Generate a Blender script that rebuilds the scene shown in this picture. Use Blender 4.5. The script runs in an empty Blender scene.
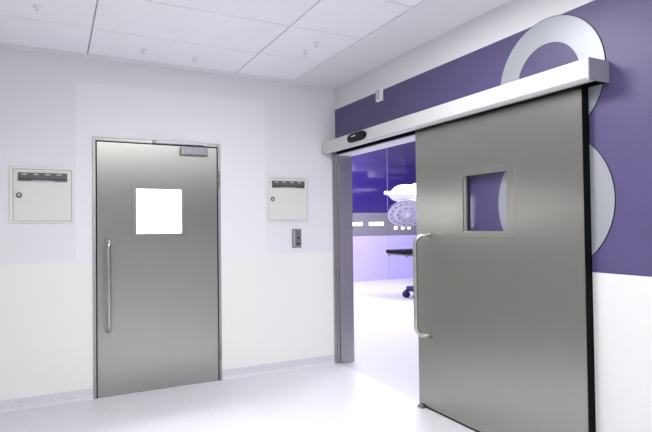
import bpy, bmesh, math, random
from mathutils import Vector, Matrix
PI = math.pi
random.seed(4)
scene = bpy.context.scene
COL = scene.collection
H = 2.732          # corridor ceiling
SILL = 1.10        # join between the lower and the upper wall finish

# ------------------------------------------------------------------ materials
def mat(name, color, rough=.5, metal=0, spec=.5, noise=None, aniso=0, emit=None, estr=0, bump=None, coat=0, ior=1.5):
    m = bpy.data.materials.new(name); m.use_nodes = True
    nt = m.node_tree; n = nt.nodes; l = nt.links
    b = n['Principled BSDF']
    b.inputs['Base Color'].default_value = (*color, 1)
    b.inputs['Roughness'].default_value = rough
    b.inputs['Metallic'].default_value = metal
    b.inputs['Specular IOR Level'].default_value = spec
    b.inputs['Coat Weight'].default_value = coat
    b.inputs['IOR'].default_value = ior
    tc = n.new('ShaderNodeTexCoord')
    if noise:
        scale, amt, stretch = noise          # tonal variation of the surface
        mp = n.new('ShaderNodeMapping'); mp.inputs['Scale'].default_value = stretch
        l.new(tc.outputs['Object'], mp.inputs['Vector'])
        t = n.new('ShaderNodeTexNoise'); t.inputs['Scale'].default_value = scale
        t.inputs['Detail'].default_value = 4
        l.new(mp.outputs['Vector'], t.inputs['Vector'])
        r = n.new('ShaderNodeMapRange')
        r.inputs['From Min'].default_value = .3; r.inputs['From Max'].default_value = .7
        r.inputs['To Min'].default_value = 1 - amt; r.inputs['To Max'].default_value = 1 + amt
        l.new(t.outputs['Fac'], r.inputs['Value'])
        mx = n.new('ShaderNodeVectorMath'); mx.operation = 'SCALE'
        mx.inputs[0].default_value = color
        l.new(r.outputs['Result'], mx.inputs['Scale'])
        l.new(mx.outputs['Vector'], b.inputs['Base Color'])
    if aniso:
        b.inputs['Anisotropic'].default_value = aniso
        tg = n.new('ShaderNodeTangent'); tg.direction_type = 'RADIAL'; tg.axis = 'Z'
        l.new(tg.outputs['Tangent'], b.inputs['Tangent'])
    if bump:
        t = n.new('ShaderNodeTexNoise'); t.inputs['Scale'].default_value = bump[0]
        l.new(tc.outputs['Object'], t.inputs['Vector'])
        bp = n.new('ShaderNodeBump'); bp.inputs['Strength'].default_value = bump[1]
        bp.inputs['Distance'].default_value = .01
        l.new(t.outputs['Fac'], bp.inputs['Height']); l.new(bp.outputs['Normal'], b.inputs['Normal'])
    if emit:
        b.inputs['Emission Color'].default_value = (*emit, 1)
        b.inputs['Emission Strength'].default_value = estr
    return m

def glass_mat(name, tint, gloss=.08):
    m = bpy.data.materials.new(name); m.use_nodes = True
    nt = m.node_tree; n = nt.nodes; l = nt.links
    n.remove(n['Principled BSDF'])
    tr = n.new('ShaderNodeBsdfTransparent'); tr.inputs['Color'].default_value = (*tint, 1)
    gl = n.new('ShaderNodeBsdfGlossy'); gl.inputs['Roughness'].default_value = .03
    mx = n.new('ShaderNodeMixShader'); mx.inputs['Fac'].default_value = gloss
    l.new(tr.outputs[0], mx.inputs[1]); l.new(gl.outputs[0], mx.inputs[2])
    l.new(mx.outputs[0], n['Material Output'].inputs['Surface'])
    return m

M = {}
M['wall_up'] = mat('wall upper paint', (.825, .818, .837), .6, noise=(1.2, .012, (1, 1, 1)))
M['wall_panel'] = mat('wall panel paint', (.87, .866, .882), .55)
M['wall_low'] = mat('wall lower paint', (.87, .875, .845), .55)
M['wall_grey'] = mat('wall grey white paint', (.70, .69, .71), .6)
M['wall_end'] = mat('corridor end paint', (.54, .54, .53), .7)
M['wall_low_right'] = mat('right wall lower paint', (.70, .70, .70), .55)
M['purple'] = mat('purple wall finish', (.080, .064, .168), .45, noise=(6, .03, (1, 1, 1)))
M['ceil'] = mat('ceiling plaster', (.82, .815, .84), .8)
M['tile'] = mat('ceiling tile', (.92, .915, .955), .7)
M['gap'] = mat('tile joint', (.52, .52, .56), .8)
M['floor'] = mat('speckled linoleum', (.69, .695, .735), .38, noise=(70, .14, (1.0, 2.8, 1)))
M['base'] = mat('linoleum skirting', (.69, .695, .74), .45, noise=(55, .09, (2.5, 1, 1)))
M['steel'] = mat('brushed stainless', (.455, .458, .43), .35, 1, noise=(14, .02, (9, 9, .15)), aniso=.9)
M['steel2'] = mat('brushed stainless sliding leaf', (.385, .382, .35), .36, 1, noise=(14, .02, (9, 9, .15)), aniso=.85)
M['steel_f'] = mat('stainless trim', (.40, .405, .39), .42, 1)
M['steel_j'] = mat('stainless jamb', (.46, .445, .45), .30, 1, noise=(14, .02, (9, 9, .15)))
M['chrome'] = mat('polished steel bar', (.50, .495, .46), .25, 1)
M['dkmetal'] = mat('dark grey metal', (.26, .26, .25), .4, .8)
M['hinge'] = mat('grey hinge metal', (.30, .30, .29), .45, .7)
M['alu'] = mat('anodised aluminium', (.62, .62, .62), .45, .2)
M['alu_end'] = mat('grey aluminium cap', (.34, .34, .39), .5, .3)
M['black'] = mat('black rubber and gap shade', (.006, .006, .006), .8, spec=.05)
M['gloss'] = mat('glossy black plastic', (.004, .004, .006), .2, spec=.12)
M['seam'] = mat('dark seam and edge shade', (.012, .012, .012), .8, spec=.1)
M['enamel'] = mat('off white enamel', (.80, .81, .775), .4)
M['enamel2'] = mat('off white enamel door', (.77, .78, .735), .4)
M['strip'] = mat('grey plastic strip', (.12, .125, .125), .4)
M['striplow'] = mat('light grey plastic', (.38, .40, .46), .4)
M['yellow'] = mat('yellow green tab', (.62, .68, .30), .5)
M['whitepl'] = mat('white plastic', (.85, .85, .84), .4)
M['switch'] = mat('grey metal plate', (.28, .28, .31), .4, .5)
M['switch2'] = mat('light grey key', (.52, .52, .56), .35, .4)
M['numeral'] = mat('silver numeral', (.36, .375, .41), .42, .3)
M['pane'] = glass_mat('clear glass', (.95, .95, .97), .018)
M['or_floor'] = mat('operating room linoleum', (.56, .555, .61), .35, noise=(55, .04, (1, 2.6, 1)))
M['or_wall'] = mat('operating room white', (.80, .79, .85), .6)
M['or_purple'] = mat('violet glass panel', (.036, .022, .17), .04, spec=1, ior=1.85)
M['or_lilac'] = mat('lilac glass panel', (.50, .44, .84), .15)
M['or_grey'] = mat('grey glass band', (.20, .19, .235), .2)
M['joint'] = mat('pale joint', (.33, .28, .60), .5)
M['lit'] = mat('lit panel', (.9, .9, .9), .5, emit=(1, .98, 1), estr=3)
M['lit2'] = mat('warm lit square', (.9, .9, .8), .5, emit=(1, .95, .75), estr=2)
M['lampwhite'] = mat('lamp white', (.86, .86, .87), .35)
M['lampface'] = mat('lamp face', (.58, .55, .74), .3)
M['lampdark'] = mat('lamp dark lens', (.13, .11, .24), .2)
M['pad'] = mat('black upholstery', (.008, .007, .010), .5, spec=.12)
M['navy'] = mat('navy plastic', (.012, .014, .10), .35)
M['lightpanel'] = mat('ceiling light diffuser', (.9, .9, .9), .6, emit=(1, .99, 1), estr=4)
M['sideroom'] = mat('bright side room', (.9, .9, .9), .7)

# ------------------------------------------------------------------ mesh building
class MB:
    def __init__(s): s.bm = bmesh.new(); s.mats = []
    def mi(s, m):
        if m not in s.mats: s.mats.append(m)
        return s.mats.index(m)
    def absorb(s, t, m, smooth=False):
        i = s.mi(m)
        for f in t.faces: f.material_index = i; f.smooth = smooth
        me = bpy.data.meshes.new('tmp'); t.to_mesh(me); t.free()
        s.bm.from_mesh(me); bpy.data.meshes.remove(me)
    def box(s, a, b, m, bev=0, seg=2):
        t = bmesh.new(); bmesh.ops.create_cube(t, size=1)
        for v in t.verts:
            v.co = Vector([(a[k] + b[k]) / 2 + v.co[k] * (b[k] - a[k]) for k in range(3)])
        if bev: bmesh.ops.bevel(t, geom=t.edges[:], offset=bev, segments=seg, affect='EDGES', profile=.5)
        s.absorb(t, m); return s
    def tube(s, pts, r, m, n=14, cap=True):
        pts = [Vector(p) for p in pts]; t = bmesh.new(); rings = []
        up = None
        for i, p in enumerate(pts):
            d = ((pts[min(i+1, len(pts)-1)] - p).normalized() + (p - pts[max(i-1, 0)]).normalized()).normalized()
            if up is None:
                a = Vector((0, 0, 1)) if abs(d.z) < .9 else Vector((1, 0, 0)); up = d.cross(a).normalized()
            up = (up - d * up.dot(d)).normalized(); w = d.cross(up)
            rr = r[i] if isinstance(r, (list, tuple)) else r
            rings.append([t.verts.new(p + (up * math.cos(2*PI*k/n) + w * math.sin(2*PI*k/n)) * rr) for k in range(n)])
        for a, b in zip(rings, rings[1:]):
            for k in range(n): t.faces.new((a[k], a[(k+1) % n], b[(k+1) % n], b[k]))
        if cap: t.faces.new(rings[0][::-1]); t.faces.new(rings[-1])
        bmesh.ops.recalc_face_normals(t, faces=t.faces)
        s.absorb(t, m, True); return s
    def lathe(s, prof, m, n=40, mtx=None, smooth=True):
        t = bmesh.new(); rings = []
        for (r, z) in prof:
            if r < 1e-6: rings.append([t.verts.new((0, 0, z))])
            else: rings.append([t.verts.new((r*math.cos(2*PI*k/n), r*math.sin(2*PI*k/n), z)) for k in range(n)])
        for a, b in zip(rings, rings[1:]):
            for k in range(n):
                if len(a) == 1 and len(b) == 1: continue
                if len(a) == 1: t.faces.new((a[0], b[k], b[(k+1) % n]))
                elif len(b) == 1: t.faces.new((a[k], a[(k+1) % n], b[0]))
                else: t.faces.new((a[k], a[(k+1) % n], b[(k+1) % n], b[k]))
        bmesh.ops.recalc_face_normals(t, faces=t.faces)
        if mtx: bmesh.ops.transform(t, matrix=mtx, verts=t.verts)
        s.absorb(t, m, smooth); return s
    def prism(s, outline, m, d, bev=0):
        """outline: list of 3-D points of a flat polygon, extruded by vector d"""
        t = bmesh.new(); d = Vector(d)
        a = [t.verts.new(p) for p in outline]; b = [t.verts.new(Vector(p) + d) for p in outline]
        t.faces.new(a); t.faces.new(b[::-1]); n = len(a)
        for k in range(n): t.faces.new((a[k], b[k], b[(k+1) % n], a[(k+1) % n]))
        bmesh.ops.recalc_face_normals(t, faces=t.faces)
        if bev: bmesh.ops.bevel(t, geom=t.edges[:], offset=bev, segments=2, affect='EDGES')
        s.absorb(t, m); return s
    def build(s, name, parent=None, loc=None):
        me = bpy.data.meshes.new(name); s.bm.to_mesh(me); s.bm.free()
        for m in s.mats: me.materials.append(M[m])
        o = bpy.data.objects.new(name, me); COL.objects.link(o)
        if parent: o.parent = parent
        if loc: o.location = loc
        return o

def thing(name, label, cat, loc=(0, 0, 0), group=None, structure=False):
    o = bpy.data.objects.new(name, None); COL.objects.link(o); o.location = loc
    o.empty_display_size = .1
    return tag(o, label, cat, group, structure)
def tag(o, label, cat, group=None, structure=False):
    o['label'] = label; o['category'] = cat
    if group: o['group'] = group
    if structure: o['kind'] = 'structure'
    return o
def struct(mb, name, loc=None):
    o = mb.build(name, None, loc); o['kind'] = 'structure'; return o
def copy_tree(o, parent=None):
    c = o.copy(); COL.objects.link(c)
    if parent: c.parent = parent
    for ch in list(o.children): copy_tree(ch, c)
    return c
def arc(c, u, v, r, a0, a1, n=8):
    c, u, v = Vector(c), Vector(u), Vector(v)
    return [c + u*r*math.cos(a0+(a1-a0)*k/n) + v*r*math.sin(a0+(a1-a0)*k/n) for k in range(n+1)]

# ------------------------------------------------------------------ the setting: corridor
XW, YB = -3.35, -9.0       # west side and far end of the corridor behind the viewer
DL, DR, DT = -2.2238, -1.175, 2.10     # hinged door, outer frame
OPEN_Y, OPEN_Z = -1.42, 2.062          # sliding-door opening
TH = .165                               # wall thickness

b = MB()
xs = [XW, -2.347, DL, DR, -.747, 0]; zs = [0, SILL, DT, 2.53, H]
for i in range(5):
    for j in range(4):
        if xs[i] == DL and zs[j] < DT: continue
        xm, zm = (xs[i]+xs[i+1])/2, (zs[j]+zs[j+1])/2
        m = 'wall_low' if zm < SILL else ('wall_panel' if -2.347 < xm < -.747 and zm < 2.53 else 'wall_up')
        b.box((xs[i], 0, zs[j]), (xs[i+1], .12, zs[j+1]), m)
struct(b, 'wall_left')

b = MB()
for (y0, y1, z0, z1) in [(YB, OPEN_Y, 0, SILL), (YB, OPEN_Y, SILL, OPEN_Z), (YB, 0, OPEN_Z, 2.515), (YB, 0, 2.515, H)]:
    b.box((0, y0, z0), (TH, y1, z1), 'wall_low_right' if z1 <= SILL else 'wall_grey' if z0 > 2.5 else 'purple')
struct(b, 'wall_right')
struct(MB().box((XW-.1, YB-.1, 0), (XW, .12, H), 'wall_end'), 'wall_west')
struct(MB().box((XW, YB-.1, 0), (TH, YB, H), 'wall_end'), 'wall_back')
struct(MB().box((XW, YB, -.08), (0, .0, 0), 'floor'), 'floor')

# ceiling: plaster margin, with a field of large tiles let into it
b = MB()
b.box((XW, YB, H+.02), (0, 0, H+.12), 'gap')
b.box((-.478, YB, H), (0, 0, H+.02), 'ceil')
b.box((XW, -.108, H), (-.478, 0, H+.02), 'ceil')
b.box((XW, YB, H), (-2.85, -.108, H+.02), 'ceil')
gx = [-.478, -1.052, -2.262, -2.85]
gy = [-.108, -.695] + [-.695 - .6235*k for k in range(1, 14)]
g = .0045
for i in range(3):
    for j in range(len(gy)-1):
        b.box((gx[i+1]+g, gy[j+1]+g, H+.001), (gx[i]-g, gy[j]-g, H+.021), 'tile', .002, 1)
struct(b, 'ceiling')

def skirting(name, x0, x1):
    prof = [(0, 0), (0, .088), (-.004, .088), (-.005, .03)] + [(-.005-.03*(1-math.cos(a)), .03-.03*math.sin(a)) for a in (.4, .8, 1.2, PI/2)]
    b = MB().prism([(x0, y, max(z, .001)) for y, z in prof], 'base', (x1-x0, 0, 0))
    struct(b, name)
skirting('baseboard_left', XW, DL)
skirting('baseboard_left', DR, -.042)
b = MB().prism([(x, YB, z) for x, z in [(0, .001), (0, .088), (-.004, .088), (-.006, .03), (-.03, .001)]], 'base', (0, -2.95-YB, 0))
struct(b, 'baseboard_right')

# ------------------------------------------------------------------ hinged steel door (left wall)
d1 = thing('door_1', 'closed brushed steel hinged door with small bright window in the white wall', 'door', ((DL+DR)/2, 0, 0), structure=True)
def rel(mb, name, parent, origin):
    """build with geometry given in world space, under a parent standing at origin"""
    mb.bm.transform(Matrix.Translation(-Vector(origin)))
    return mb.build(name, parent)
O1 = d1.location.copy()
LX0, LX1, LZ = -2.190, -1.209, 2.062       # leaf
b = MB()
fy = -.008
b.box((DL, fy, 0), (LX0-.010, .12, DT), 'steel_f', .0015, 1)
b.box((LX1+.010, fy, 0), (DR, .12, DT), 'steel_f', .0015, 1)
b.box((LX0-.010, fy, LZ+.010), (LX1+.010, .12, DT), 'steel_f', .0015, 1)
b.box((LX0-.012, .045, 0), (LX0+.02, .11, LZ+.01), 'seam')
b.box((LX1-.02, .045, 0), (LX1+.012, .11, LZ+.01), 'seam')
b.box((LX0, .045, LZ-.02), (LX1, .11, LZ+.01), 'seam')
b.box((LX0-.0098, .003, 0), (LX0-.0005, .05, LZ+.006), 'seam')
b.box((LX1+.0005, .003, 0), (LX1+.0098, .05, LZ+.006), 'seam')
b.box((LX0, .003, LZ+.0005), (LX1, .05, LZ+.0098), 'seam')
b.box((LX0, .006, 0), (LX1, .04, .0055), 'seam')  # dark strip added to block side-room light under the leaf
rel(b, 'door_frame', d1, O1)
WX0, WX1, WZ0, WZ1 = -1.891, -1.517, 1.311, 1.687
b = MB(); y0, y1 = -.006, .042
b.box((LX0, y0, .006), (WX0, y1, LZ), 'steel'); b.box((WX1, y0, .006), (LX1, y1, LZ), 'steel')
b.box((WX0, y0, .006), (WX1, y1, WZ0), 'steel'); b.box((WX0, y0, WZ1), (WX1, y1, LZ), 'steel')
leaf = rel(b, 'door_leaf', d1, O1)
b = MB(); w = .035
b.box((WX0-w, y0-.0018, WZ0-w), (WX0+.002, .03, WZ1+w), 'steel', .001, 1)
b.box((WX1-.002, y0-.0018, WZ0-w), (WX1+w, .03, WZ1+w), 'steel', .001, 1)
b.box((WX0+.002, y0-.0018, WZ0-w), (WX1-.002, .03, WZ0+.002), 'steel', .001, 1)
b.box((WX0+.002, y0-.0018, WZ1-.002), (WX1-.002, .03, WZ1+w), 'steel', .001, 1)
for (a, c) in (((WX0-w-.003, WZ0-w-.003), (WX0-w, WZ1+w+.003)), ((WX1+w, WZ0-w-.003), (WX1+w+.003, WZ1+w+.003))):
    b.box((a[0], y0-.0006, a[1]), (c[0], .01, c[1]), 'dkmetal')
rel(b, 'window_frame', leaf, O1)
rel(MB().box((WX0, .004, WZ0), (WX1, .010, WZ1), 'pane'), 'window_pane', leaf, O1)
def bar_handle(origin, out, side, z0, z1, stand, mname='chrome'):
    """long U-shaped bar: two feet on the leaf, rounded corners, straight grip"""
    o, u, s = Vector(origin), Vector(out), Vector(side); up = Vector((0, 0, 1)); r = .07
    pts = [o + up*z1, o + u*(stand-r) + up*z1]
    pts += arc(o + u*(stand-r) + up*(z1-r), up, u, r, 0, PI/2)[1:]
    pts += [o + u*stand + up*(z0+r)]
    pts += arc(o + u*(stand-r) + up*(z0+r), u, -up, r, 0, PI/2)[1:]
    pts += [o + up*z0]
    b = MB().tube(pts, .017, mname, 16)
    for z in (z0, z1):
        mt = Matrix.Translation(o + up*z) @ u.to_track_quat('Z', 'Y').to_matrix().to_4x4()
        b.lathe([(0, 0), (.019, 0), (.019, .003), (.016, .004), (0, .004)], mname, 20, mt)
    return b
rel(bar_handle((-2.112, -.006, 0), (0, -1, 0), (1, 0, 0), .53, 1.275, .082), 'door_handle', leaf, O1)
b = MB().box((-1.532, -.05, 1.984), (-1.296, -.005, 2.052), 'dkmetal', .004)
closer = rel(b, 'door_closer', leaf, O1)
b = MB().box((-1.50, -.054, 1.994), (-1.33, -.049, 2.044), 'switch', .002)
rel(b, 'cover_plate', closer, O1)
b = MB().box((-1.735, -.034, 2.074), (-1.312, -.008, 2.097), 'alu', .003)
b.box((-1.757, -.036, 2.072), (-1.735, -.007, 2.099), 'dkmetal', .002)
b.box((-1.330, -.036, 2.072), (-1.308, -.007, 2.099), 'whitepl', .002)
rel(b, 'closer_track', d1, O1)
b = MB().tube([(-1.405, -.03, 2.05), (-1.405, -.03, 2.076)], .009, 'dkmetal', 10)
rel(b, 'closer_pivot', d1, O1)
for z0, z1 in ((1.70, 1.86), (.185, .34)):
    b = MB().tube([(-1.197, -.013, z0), (-1.197, -.013, z1)], .010, 'hinge', 12)
    b.box((-1.197, -.012, z0+.01), (-1.178, -.0065, z1-.01), 'hinge')
    for k in (1, 2): 
        zz = z0 + (z1-z0)*k/3
        b.tube([(-1.197, -.013, zz-.002), (-1.197, -.013, zz+.002)], .0118, 'seam', 12)
    rel(b, 'hinge', d1, O1)

# bright room behind the hinged door
b = MB()
b.box((-3.0, .12, -.08), (-.5, 2.3, 0), 'sideroom'); b.box((-3.0, .12, H), (-.5, 2.3, H+.1), 'sideroom')
b.box((-3.0, 2.3, 0), (-.5, 2.4, H), 'sideroom'); b.box((-3.1, .12, 0), (-3.0, 2.4, H), 'sideroom'); b.box((-.5, .12, 0), (-.4, 2.4, H), 'sideroom')
struct(b, 'wall_side')

# ------------------------------------------------------------------ sliding door (right wall)
# steel lining of the opening
b = MB()
b.box((-.040, -.018, 0), (-.014, .0, 2.06), 'steel_j', .002, 1)
b.box((-.014, -.028, 0), (.004, .0, 2.06), 'steel_j', .002, 1)
b.box((.004, -.020, 0), (.018, .0, 2.06), 'steel_f', .002, 1)
b.box((.018, -.038, 0), (TH+.004, .0, 2.06), 'steel_j', .003, 1)
b.box((-.014, OPEN_Y, 0), (TH+.004, OPEN_Y+.03, 2.06), 'steel_j', .003, 1)
b.box((0.0, OPEN_Y, 2.055), (TH+.004, 0, 2.063), 'or_wall')
struct(b, 'trim_1')

d2 = thing('door_2', 'half open brushed steel sliding door with square window and long pull bar', 'door', (-.035, -2.09, 0), structure=True)
O2 = d2.location.copy()
FX, BX = -.056, -.012        # front and back of the leaf
Y0, Y1, ZB, ZT = -2.806, -1.385, .016, 2.13
SY0, SY1, SZ0, SZ1 = -2.283, -1.893, 1.311, 1.681
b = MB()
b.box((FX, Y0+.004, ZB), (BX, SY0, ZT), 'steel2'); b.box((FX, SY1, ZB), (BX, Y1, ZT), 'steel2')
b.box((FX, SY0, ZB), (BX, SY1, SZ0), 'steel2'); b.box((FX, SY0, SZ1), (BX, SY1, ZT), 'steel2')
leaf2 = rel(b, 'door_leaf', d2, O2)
b = MB().box((FX+.002, Y0, ZB), (BX+.008, Y0+.004, ZT), 'black').box((BX, Y0, ZB), (BX+.009, Y0+.03, ZT), 'black')  # second box fills the shaded gap behind the leaf with black
s = rel(b, 'edge_seal_and_gap', leaf2, O2); s['label'] = 'black rubber and gap shade edge strip'
b = MB().box((FX+.004, Y0+.01, .004), (BX-.004, Y1-.01, ZB), 'black')  # black strip put in for the dark gap under the leaf
s = rel(b, 'bottom_gap_shade', leaf2, O2); s['label'] = 'dark strip for the shade under the bottom edge'
b = MB().box((FX+.002, Y1, ZB), (BX-.002, Y1+.006, ZT), 'steel_f', .001, 1)
rel(b, 'leading_edge', leaf2, O2)
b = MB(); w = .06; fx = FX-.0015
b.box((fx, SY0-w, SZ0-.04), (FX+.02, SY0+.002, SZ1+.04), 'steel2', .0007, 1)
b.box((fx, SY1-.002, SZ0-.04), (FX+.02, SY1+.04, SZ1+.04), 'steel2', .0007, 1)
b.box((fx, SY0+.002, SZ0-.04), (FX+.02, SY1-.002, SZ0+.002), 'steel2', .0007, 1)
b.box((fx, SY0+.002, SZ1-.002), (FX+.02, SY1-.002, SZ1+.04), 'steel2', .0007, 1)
for (a, c) in (((SY0-w-.003, SZ0-.043), (SY0-w, SZ1+.043)), ((SY1+.04, SZ0-.043), (SY1+.043, SZ1+.043)),
               ((SY0-w, SZ0-.043), (SY1+.04, SZ0-.04)), ((SY0-w, SZ1+.04), (SY1+.04, SZ1+.043))):
    b.box((FX-.0004, a[0], a[1]), (FX+.01, c[0], c[1]), 'hinge')
rel(b, 'window_frame', leaf2, O2)
b = MB().box((-.034, SY0, SZ0), (-.029, SY1, SZ1), 'pane')
rel(b, 'window_pane', leaf2, O2)
b = MB().box((-.052, SY1-.028, SZ0), (-.036, SY1-.004, SZ1), 'dkmetal', .001, 1)
rel(b, 'glazing_bead', leaf2, O2)
rel(bar_handle((FX, -1.550, 0), (-.90, .435, 0), (0, 1, 0), .55, 1.282, .117), 'pull_handle', leaf2, O2)

# header box with the door drive
hd = thing('door_header', 'long silver aluminium header box mounted above the sliding steel door', 'door header', (0, -1.49, 2.066))
OH = hd.location.copy()
HX, HY0, HY1, HZ0, HZ1 = -.159, -2.915, -.035, 2.064, 2.176
prof = [(HX, HZ0+.014), (HX, HZ1-.006), (HX+.006, HZ1), (-.001, HZ1), (-.001, HZ1-.006), (HX+.009, HZ1-.006), (HX+.008, HZ0+.016),
        (HX+.022, HZ0+.006), (HX+.052, HZ0+.006), (HX+.052, HZ0), (HX+.018, HZ0)]
b = MB().prism([(x, HY0, z) for x, z in prof], 'alu', (0, HY1-HY0, 0))
rel(b, 'cover', hd, OH)
s = rel(MB().box((HX, HY0-.009, HZ0), (-.001, HY0, HZ1), 'alu_end', .002, 1), 'end_cap', hd, OH); s['label'] = 'grey end cap facing the viewer'
rel(MB().box((HX, HY1, HZ0), (-.001, HY1+.008, HZ1), 'alu_end', .003, 1), 'end_cap', hd, OH)
s = rel(MB().box((-.128, HY0+.01, HZ0+.075), (-.004, HY1-.005, HZ0+.1), 'black').box((-.008, HY0+.01, HZ0+.004), (-.003, HY1-.005, HZ0+.1), 'black')
        .box((-.150, HY0+.01, HZ0+.02), (-.138, HY1-.005, HZ0+.1), 'black'), 'cavity_shade', hd, OH); s['label'] = 'black lining painted as shade inside the header'  # black boxes put the header cavity's shadow into colour
# motion sensor: a flat oval on the header's front
ca, cb, sr = -.805, -.585, .039
cz = 2.128
re = .075                      # long rounded ends
outl = [Vector((HX, ca+.03 - re*math.sin(PI*k/14), cz + sr*math.cos(PI*k/14))) for k in range(15)]
outl += [Vector((HX, cb-.03 + re*math.sin(PI*k/14), cz - sr*math.cos(PI*k/14))) for k in range(15)]
b = MB().prism(outl, 'gloss', (-.016, 0, 0), .003)
sn = rel(b, 'motion_sensor', hd, OH); sn['label'] = 'glossy black oval motion sensor'
b = MB().box((HX-.0178, -.690, cz+.008), (HX-.0155, -.655, cz+.017), 'whitepl').box((HX-.0178, -.652, cz+.008), (HX-.0155, -.612, cz+.017), 'striplow')
rel(b, 'printed_mark', sn, OH)

b = MB().box((-.092, -1.462, 0.0), (-.030, -1.392, .004), 'hinge', .001, 1).box((-.086, -1.452, .004), (-.066, -1.402, .022), 'hinge', .004)
tag(b.build('floor_guide'), 'small grey metal guide on the floor at the foot of the sliding door', 'door guide')

# silver figure 8 on the purple wall
def ring(b, cy, cz, ro, ri, m, x0, x1, n=96):
    t = bmesh.new(); R = []
    for (r, x) in ((ri, x0), (ro, x0), (ro, x1), (ri, x1)):
        R.append([t.verts.new((x, cy + r*math.sin(2*PI*k/n), cz + r*math.cos(2*PI*k/n))) for k in range(n)])
    for q in range(4):
        A, B = R[q], R[(q+1) % 4]
        for k in range(n): t.faces.new((A[k], A[(k+1) % n], B[(k+1) % n], B[k]))
    bmesh.ops.recalc_face_normals(t, faces=t.faces)
    b.absorb(t, m)
b = MB()
ring(b, -2.548, 2.168, .355, .214, 'numeral', -.0045, -.0005)
ring(b, -2.551, 1.480, .388, .238, 'numeral', -.0045, -.0005)
ring(b, -2.548, 2.168, .3575, .3545, 'seam', -.0040, -.0004)  # dark outer rings paint the shadow at the numeral's raised edge
ring(b, -2.551, 1.480, .3905, .3875, 'seam', -.0040, -.0004)
tag(b.build('wall_numeral'), 'large silver figure 8 on the purple wall behind the sliding door', 'number sign')

b = MB().box((-.032, -.872, 2.42), (0, -.800, 2.53), 'whitepl', .003)
b.box((-.0335, -.866, 2.428), (-.031, -.806, 2.522), 'switch2', .001, 1)  # grey plate paints in the shaded front of the white box
tag(b.build('wall_sensor'), 'small white box at the top edge of the purple wall', 'sensor')

# ------------------------------------------------------------------ wall cabinets with indicator strips
def make_cabinet():
    r = thing('wall_cabinet', '', 'wall cabinet')      # origin: lower left corner on the wall
    W, Hh = .436, .436
    b = MB()
    b.box((0, -.012, 0), (.023, 0, Hh), 'enamel', .002, 1); b.box((W-.012, -.012, 0), (W, 0, Hh), 'enamel', .002, 1)
    b.box((.02, -.012, 0), (W-.01, 0, .016), 'enamel', .002, 1); b.box((.02, -.012, Hh-.021), (W-.01, 0, Hh), 'enamel', .002, 1)
    b.box((.02, -.003, .01), (W-.01, 0, Hh-.01), 'seam')
    b.build('frame', r)
    d = MB().box((.0255, -.011, .0185), (W-.0145, -.003, Hh-.0235), 'enamel2', .0015, 1).build('cabinet_door', r)
    b = MB().box((.055, -.020, .322), (.392, -.010, .388), 'strip', .006)
    b.box((.145, -.0205, .322), (.30, -.0185, .330), 'striplow')
    b.box((.06, -.0225, .338), (.385, -.019, .342), 'seam')
    st = b.build('indicator_strip', d)
    for k in range(4):
        x = .083 + k*.078
        MB().box((x, -.0225, .371), (x+.034, -.019, .379), 'yellow', .001, 1).box((x+.012, -.0235, .3725), (x+.022, -.021, .3775), 'whitepl')\
            .build('indicator_tab', st)['label'] = 'pale yellow tab on the grey strip'
    mt = Matrix.Translation((.063, -.011, .215)) @ Matrix.Rotation(PI/2, 4, 'X')
    MB().lathe([(0, 0), (.021, 0), (.021, .006), (.016, .009), (.013, .009)], 'strip', 24, mt)\
        .lathe([(0, .0095), (.011, .0095), (.011, .007)], 'alu', 20, mt).build('lock', d)['label'] = 'round dark lock'
    return r
c1 = make_cabinet(); c1.location = (-2.797, 0, 1.405)
c1['label'] = 'off-white wall cabinet with grey strip, left of the hinged steel door'
c1['group'] = 'square wall cabinets'
c2 = copy_tree(c1); c2.location = (-.742, 0, 1.400)
c2['label'] = 'off-white wall cabinet with grey strip, right of the hinged steel door above the grey switch'

sw = thing('wall_switch', 'upright grey metal switch plate below the right-hand wall cabinet', 'switch', (-.436, 0, 1.153))
MB().box((-.047, -.012, 0), (.047, 0, .18), 'switch', .003).build('plate', sw)
MB().box((-.018, -.016, .018), (.036, -.010, .165), 'dkmetal', .003).build('key', sw)
MB().box((-.036, -.016, .018), (-.018, -.010, .165), 'switch2', .002).build('side_bar', sw)
MB().lathe([(0, .018), (.009, .018), (.011, .012)], 'black', 16, Matrix.Translation((.012, 0, .095)) @ Matrix.Rotation(PI/2, 4, 'X')).build('button', sw)
MB().box((-.008, -.018, .03), (.028, -.014, .042), 'black', .001, 1).build('slot', sw)

# ------------------------------------------------------------------ small nozzles under the ceiling
noz = MB().lathe([(0, -.026), (.005, -.026), (.008, -.022), (.022, -.003), (.025, 0), (0, 0)], 'ceil', 20)\
    .lathe([(0, -.028), (.005, -.028), (.006, -.024)], 'switch', 14).build('ceiling_nozzle')
spots = [((-2.589, -.95), 'small ceiling nozzle above the left wall cabinet, on the leftmost tile column'),
         ((-1.885, -.385), 'small ceiling nozzle on the tile above the hinged door, the left of that pair'),
         ((-1.480, -.360), 'small ceiling nozzle on the tile above the hinged door, the right of that pair'),
         ((-.748, -.90), 'small ceiling nozzle on the narrow right tile, the one nearer the left wall'),
         ((-.748, -1.10), 'small ceiling nozzle on the narrow right tile, the one farther from the left wall')]
for i, ((x, y), lab) in enumerate(spots):
    o = noz if i == 0 else noz.copy()
    if i: COL.objects.link(o)
    o.location = (x, y, H+.001)
    tag(o, lab, 'ceiling nozzle', 'ceiling nozzles')

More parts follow.
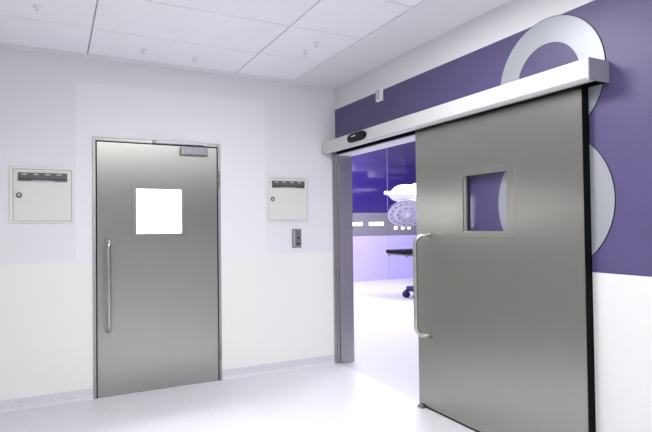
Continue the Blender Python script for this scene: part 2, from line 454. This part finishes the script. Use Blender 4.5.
# ------------------------------------------------------------------ operating room beyond
OX, OYF, OYB, OH_ = 9.5, 6.35, -5.0, 3.7
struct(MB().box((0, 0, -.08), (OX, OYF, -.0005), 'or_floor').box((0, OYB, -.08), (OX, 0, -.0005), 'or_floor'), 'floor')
struct(MB().box((TH, OYB, OH_), (OX, OYF, OH_+.1), 'or_wall'), 'ceiling')
struct(MB().box((0.0, .12, 0), (TH, OYF, OH_), 'or_wall').box((0, 0, 0), (TH, .12, OH_), 'or_wall').box((TH-.05, OYB, H), (TH, 0, OH_), 'or_wall'), 'wall_inner')
struct(MB().box((OX, OYB, 0), (OX+.1, OYF, 1.1), 'or_lilac').box((OX, OYB, 1.1), (OX+.1, OYF, OH_), 'or_purple'), 'wall_east')
struct(MB().box((TH, OYB-.1, 0), (OX, OYB, 2.4), 'or_wall').box((TH, OYB-.1, 2.4), (OX, OYB, OH_), 'or_purple'), 'wall_near')
struct(MB().box((0, OYF+.012, -.08), (OX, OYF+.12, OH_), 'joint'), 'wall_far')
px = [TH] + [4.905 - 1.52*k for k in (3, 2, 1)] + [4.905 + 1.52*k for k in range(0, 4)]
px = sorted(px)
px[-1] = OX
gg = .012
b = MB()
for a, c in zip(px, px[1:]):
    b.box((a+gg, OYF, 1.665), (c-gg, OYF+.012, OH_), 'or_purple')
struct(b, 'trim_2')
b = MB()
for a, c in zip(px, px[1:]):
    b.box((a+.003, OYF, 1.10), (c-.003, OYF+.012, 1.66), 'or_grey')
struct(b, 'trim_3')
b = MB()
for a, c in zip(px, px[1:]):
    b.box((a+.006, OYF, .0), (c-.006, OYF+.012, 1.095), 'or_lilac')
struct(b, 'trim_4')

lp = MB().box((-.21, -.006, -.04), (.21, 0, .04), 'lit', .002, 1).build('wall_light')
for i, (x, lab) in enumerate([(3.95, 'white lit rectangle on the grey band, next to the steel door jamb'),
                              (4.56, 'white lit rectangle on the grey band, left of the panel joint')]):
    o = lp if i == 0 else lp.copy()
    if i: COL.objects.link(o)
    o.location = (x, OYF, 1.39); tag(o, lab, 'wall light', 'lit rectangles on the grey band')
sq = MB().box((-.042, -.02, -.036), (.042, 0, .036), 'lit2', .003, 1).build('wall_lamp')
for i, (x, lab) in enumerate([(5.13, 'small bright square on the grey band below the round lamp, leftmost of three'),
                              (5.345, 'small bright square on the grey band below the round lamp, middle of three'),
                              (5.54, 'small bright square on the grey band below the round lamp, beside the sliding door')]):
    o = sq if i == 0 else sq.copy()
    if i: COL.objects.link(o)
    o.location = (x, OYF, 1.283); tag(o, lab, 'wall light', 'small bright squares on the grey band')

# surgical light: one ceiling spindle, two heads
LX = 4.35
sl = thing('surgical_light', 'white two-headed surgical light hanging in the operating room', 'surgical light', (LX, 3.35, OH_))
OS = sl.location.copy()
b = MB().lathe([(0, 0), (.16, 0), (.16, -.05), (.07, -.08), (.05, -.10), (.05, -1.05), (0, -1.05)], 'lampwhite', 28, Matrix.Translation(OS))
rel(b, 'ceiling_spindle', sl, OS)
domeC = Vector((3.245, 3.3, 1.925))
dq = Matrix.Translation(domeC) @ Matrix.Rotation(math.radians(6), 4, 'Y')
b = MB().lathe([(0, .165), (.08, .162), (.16, .14), (.22, .10), (.28, .03), (.305, -.03), (.29, -.08), (.24, -.12), (.15, -.15), (0, -.16)], 'lampwhite', 44, dq)
b.lathe([(.305, -.02), (.322, -.03), (.322, -.05), (.30, -.055)], 'lampwhite', 44, dq)
h1 = rel(b, 'lamp_head', sl, OS); h1['label'] = 'domed white lamp head seen from the side'
b = MB().tube([domeC + Vector((-.26, 0, .0)), domeC + Vector((-.36, 0, .005)), domeC + Vector((-.46, 0, .01))], [.05, .036, .034], 'lampwhite', 14)
rel(b, 'grip', h1, OS)
b = MB().tube([domeC + Vector((.05, 0, .10)), domeC + Vector((.45, .04, .22)), (4.0, 3.35, 2.45), (LX, 3.35, 2.85)], [.05, .045, .04, .04], 'lampwhite', 14)
rel(b, 'support_arm', sl, OS)
cam_p = Vector((-2.5, -4.617, 1.36))
discC = Vector((3.275, 3.28, 1.565))
tocam = (cam_p - discC).normalized()
nrm = (tocam * .70 + Vector((0.12, 0, -1)) * .80).normalized()
dq = Matrix.Translation(discC) @ nrm.to_track_quat('Z', 'Y').to_matrix().to_4x4()
b = MB().lathe([(0, -.075), (.15, -.07), (.30, -.045), (.375, -.01), (.385, .012), (.375, .022), (.36, .018), (.30, .022), (.255, .022)], 'lampwhite', 56, dq)
h2 = rel(b, 'lamp_head', sl, OS); h2['label'] = 'round lamp head showing its lens face'
b = MB().lathe([(.36, .0195), (.30, .024), (.26, .024), (.255, .012), (.235, .012), (.23, .03), (.16, .034), (.155, .016), (.12, .016), (.115, .03), (0, .03)], 'lampface', 56, dq)
rel(b, 'lens_face', h2, OS)
b = MB()
for rr in (.245, .137):
    b.lathe([(rr-.010, .0135), (rr+.010, .0135)], 'lampwhite', 56, dq)
for k in range(18):
    a = 2*PI*k/18
    b.lathe([(0, .0262), (.016, .0262), (.018, .022)], 'lampdark', 14, dq @ Matrix.Translation((.308*math.cos(a), .308*math.sin(a), 0)))
for k in range(10):
    a = 2*PI*k/10
    b.lathe([(0, .0365), (.014, .0365), (.016, .03)], 'lampdark', 14, dq @ Matrix.Translation((.195*math.cos(a), .195*math.sin(a), 0)))
b.lathe([(.372, .0225), (.379, .0225), (.3865, .014), (.3865, .008)], 'lampdark', 56, dq)
rel(b, 'lens_ring', h2, OS)
b = MB().lathe([(.045, .03), (.034, .05), (.026, .052), (.024, .07), (.018, .08), (0, .082)], 'lampwhite', 20, dq)
rel(b, 'grip', h2, OS)
b = MB().tube([discC - nrm*.06, discC + Vector((.30, .18, .10)), (4.0, 3.5, 1.85), (LX+.15, 3.5, 2.15), (LX, 3.35, 2.72)], [.045, .04, .04, .04, .04], 'lampwhite', 14)
rel(b, 'support_arm', sl, OS)

# operating table
ot = thing('operating_table', 'black padded operating table on navy wheels beyond the open doorway', 'operating table', (3.85, 3.3, 0))
OT = ot.location.copy()
rel(MB().box((2.97, 3.03, .835), (3.42, 3.57, .902), 'pad', .012, 3), 'mattress', ot, OT)['label'] = 'foot section of the black mattress'
rel(MB().box((3.43, 3.03, .835), (4.86, 3.57, .902), 'pad', .012, 3), 'mattress', ot, OT)['label'] = 'main section of the black mattress'
for y in (3.02, 3.58):
    b = MB().box((3.02, y-.008, .800), (4.80, y+.008, .826), 'chrome', .002, 1)
    for x in (3.05, 3.25, 3.40, 3.9, 4.5):
        b.box((x-.02, y-.012, .785), (x+.02, y+.012, .837), 'dkmetal', .003, 1)
    rel(b, 'side_rail', ot, OT)
rel(MB().box((3.0, 3.07, .812), (4.82, 3.53, .837), 'dkmetal', .003, 1), 'top_plate', ot, OT)
rel(MB().box((3.70, 3.15, .20), (4.15, 3.45, .66), 'lampwhite', .02).box((3.62, 3.1, .62), (4.25, 3.5, .835), 'lampwhite', .02), 'column', ot, OT)
rel(MB().box((3.36, 3.10, .12), (4.55, 3.50, .21), 'navy', .02), 'base', ot, OT)
for x in (3.36, 4.5):
    for y in (3.14, 3.46):
        b = MB()
        for dy in (-.028, .028):
            mt = Matrix.Translation((x-.02, y+dy, .065)) @ Matrix.Rotation(PI/2, 4, 'X')
            b.lathe([(0, -.016), (.05, -.016), (.064, -.008), (.064, .008), (.05, .016), (0, .016)], 'navy', 24, mt)
        b.box((x-.05, y-.012, .07), (x+.04, y+.012, .15), 'pad', .006)
        rel(b, 'caster', ot, OT)

# ceiling pendant that the violet glass mirrors
cp = thing('ceiling_pendant', 'white ceiling pendant arm mirrored in the violet glass of the operating room', 'ceiling pendant', (7.6, 3.3, OH_))
OP = cp.location.copy()
rel(MB().lathe([(0, 0), (.2, 0), (.2, -.06), (.08, -.09), (.08, -.45), (0, -.45)], 'lampwhite', 24, Matrix.Translation(OP)), 'ceiling_mount', cp, OP)
rel(MB().box((5.7, 3.2, 3.03), (7.7, 3.4, 3.2), 'lampwhite', .02), 'arm', cp, OP)
rel(MB().box((6.35, 3.1, 2.86), (6.75, 3.5, 3.04), 'lampwhite', .03), 'joint_block', cp, OP)
rel(MB().box((6.6, 3.27, 2.84), (7.5, 3.33, 2.89), 'lampwhite', .01), 'monitor_arm', cp, OP)

# ------------------------------------------------------------------ lights
def area(name, loc, rot, size, power, color=(1, 1, 1), parent=None):
    ld = bpy.data.lights.new(name, 'AREA'); ld.shape = 'RECTANGLE'; ld.size, ld.size_y = size
    ld.energy = power; ld.color = color
    o = bpy.data.objects.new(name, ld); COL.objects.link(o); o.location = loc; o.rotation_euler = rot
    if parent: o.parent = parent
    return o
def ceiling_light(x, y, sx, sy, z, power, color, label, group=None):
    t = thing('ceiling_light', label, 'ceiling light', (x, y, z), group)
    b = MB()
    for (a, c) in (((-sx/2-.03, -sy/2-.03), (sx/2+.03, -sy/2)), ((-sx/2-.03, sy/2), (sx/2+.03, sy/2+.03)),
                   ((-sx/2-.03, -sy/2), (-sx/2, sy/2)), ((sx/2, -sy/2), (sx/2+.03, sy/2))):
        b.box((a[0], a[1], -.015), (c[0], c[1], 0), 'alu')
    b.build('frame', t)
    MB().box((-sx/2, -sy/2, -.008), (sx/2, sy/2, -.001), 'lightpanel').build('diffuser', t)
    area('lamp', (0, 0, -.02), (0, 0, 0), (sx, sy), power, color, t)
    return t
WH = (1, .995, .985)
cg = 'corridor ceiling lights'
ceiling_light(-1.15, -2.25, .55, .55, H, 25, WH, 'square corridor ceiling light nearest the doors', cg)
ceiling_light(-1.85, -3.7, 1.15, .55, H, 30, WH, 'wide corridor ceiling light above the viewer', cg)
ceiling_light(-1.65, -6.0, 1.15, .55, H, 30, WH, 'wide corridor ceiling light behind the viewer', cg)
ceiling_light(-1.65, -7.6, 1.15, .55, H, 22, WH, 'wide corridor ceiling light farthest behind the viewer', cg)
ceiling_light(3.4, 2.2, 1.6, 1.6, OH_, 165, (.97, .95, 1), 'large operating room ceiling light near the corridor', 'operating room ceiling lights')
ceiling_light(3.0, 4.9, 1.6, 1.0, OH_, 115, (.97, .95, 1), 'large operating room ceiling light near the violet wall', 'operating room ceiling lights')
ceiling_light(1.3, -.6, 1.0, 1.0, OH_, 12, (.97, .95, 1), 'operating room ceiling light just inside the doorway', 'operating room ceiling lights')
ceiling_light(-1.7, 1.2, 1.2, 1.2, H, 260, (1, 1, 1), 'ceiling light of the bright room behind the hinged door')

w = bpy.data.worlds.new('world'); scene.world = w; w.use_nodes = True
w.node_tree.nodes['Background'].inputs[0].default_value = (.9, .9, 1, 1)
w.node_tree.nodes['Background'].inputs[1].default_value = .3

# ------------------------------------------------------------------ camera
cd = bpy.data.cameras.new('camera'); cam = bpy.data.objects.new('camera', cd); COL.objects.link(cam)
R = Vector((.8883904, -.45892637, -.01221032)); U = Vector((.00242753, -.02190059, .99975721)); F = Vector((.45908236, .88820434, .01834222))
mt = Matrix((R, U, -F)).transposed().to_4x4(); mt.translation = Vector((-2.50025, -4.61682, 1.36006))
cam.matrix_world = mt
cd.sensor_width = 36; cd.lens = 526.838/652*36; cd.clip_start = .05
scene.camera = cam
scene.view_settings.view_transform = 'Standard'
scene.view_settings.look = 'None'
scene.view_settings.exposure = 0.26
scene.cycles.max_bounces = 10
scene.cycles.diffuse_bounces = 6
scene.cycles.sample_clamp_indirect = 6
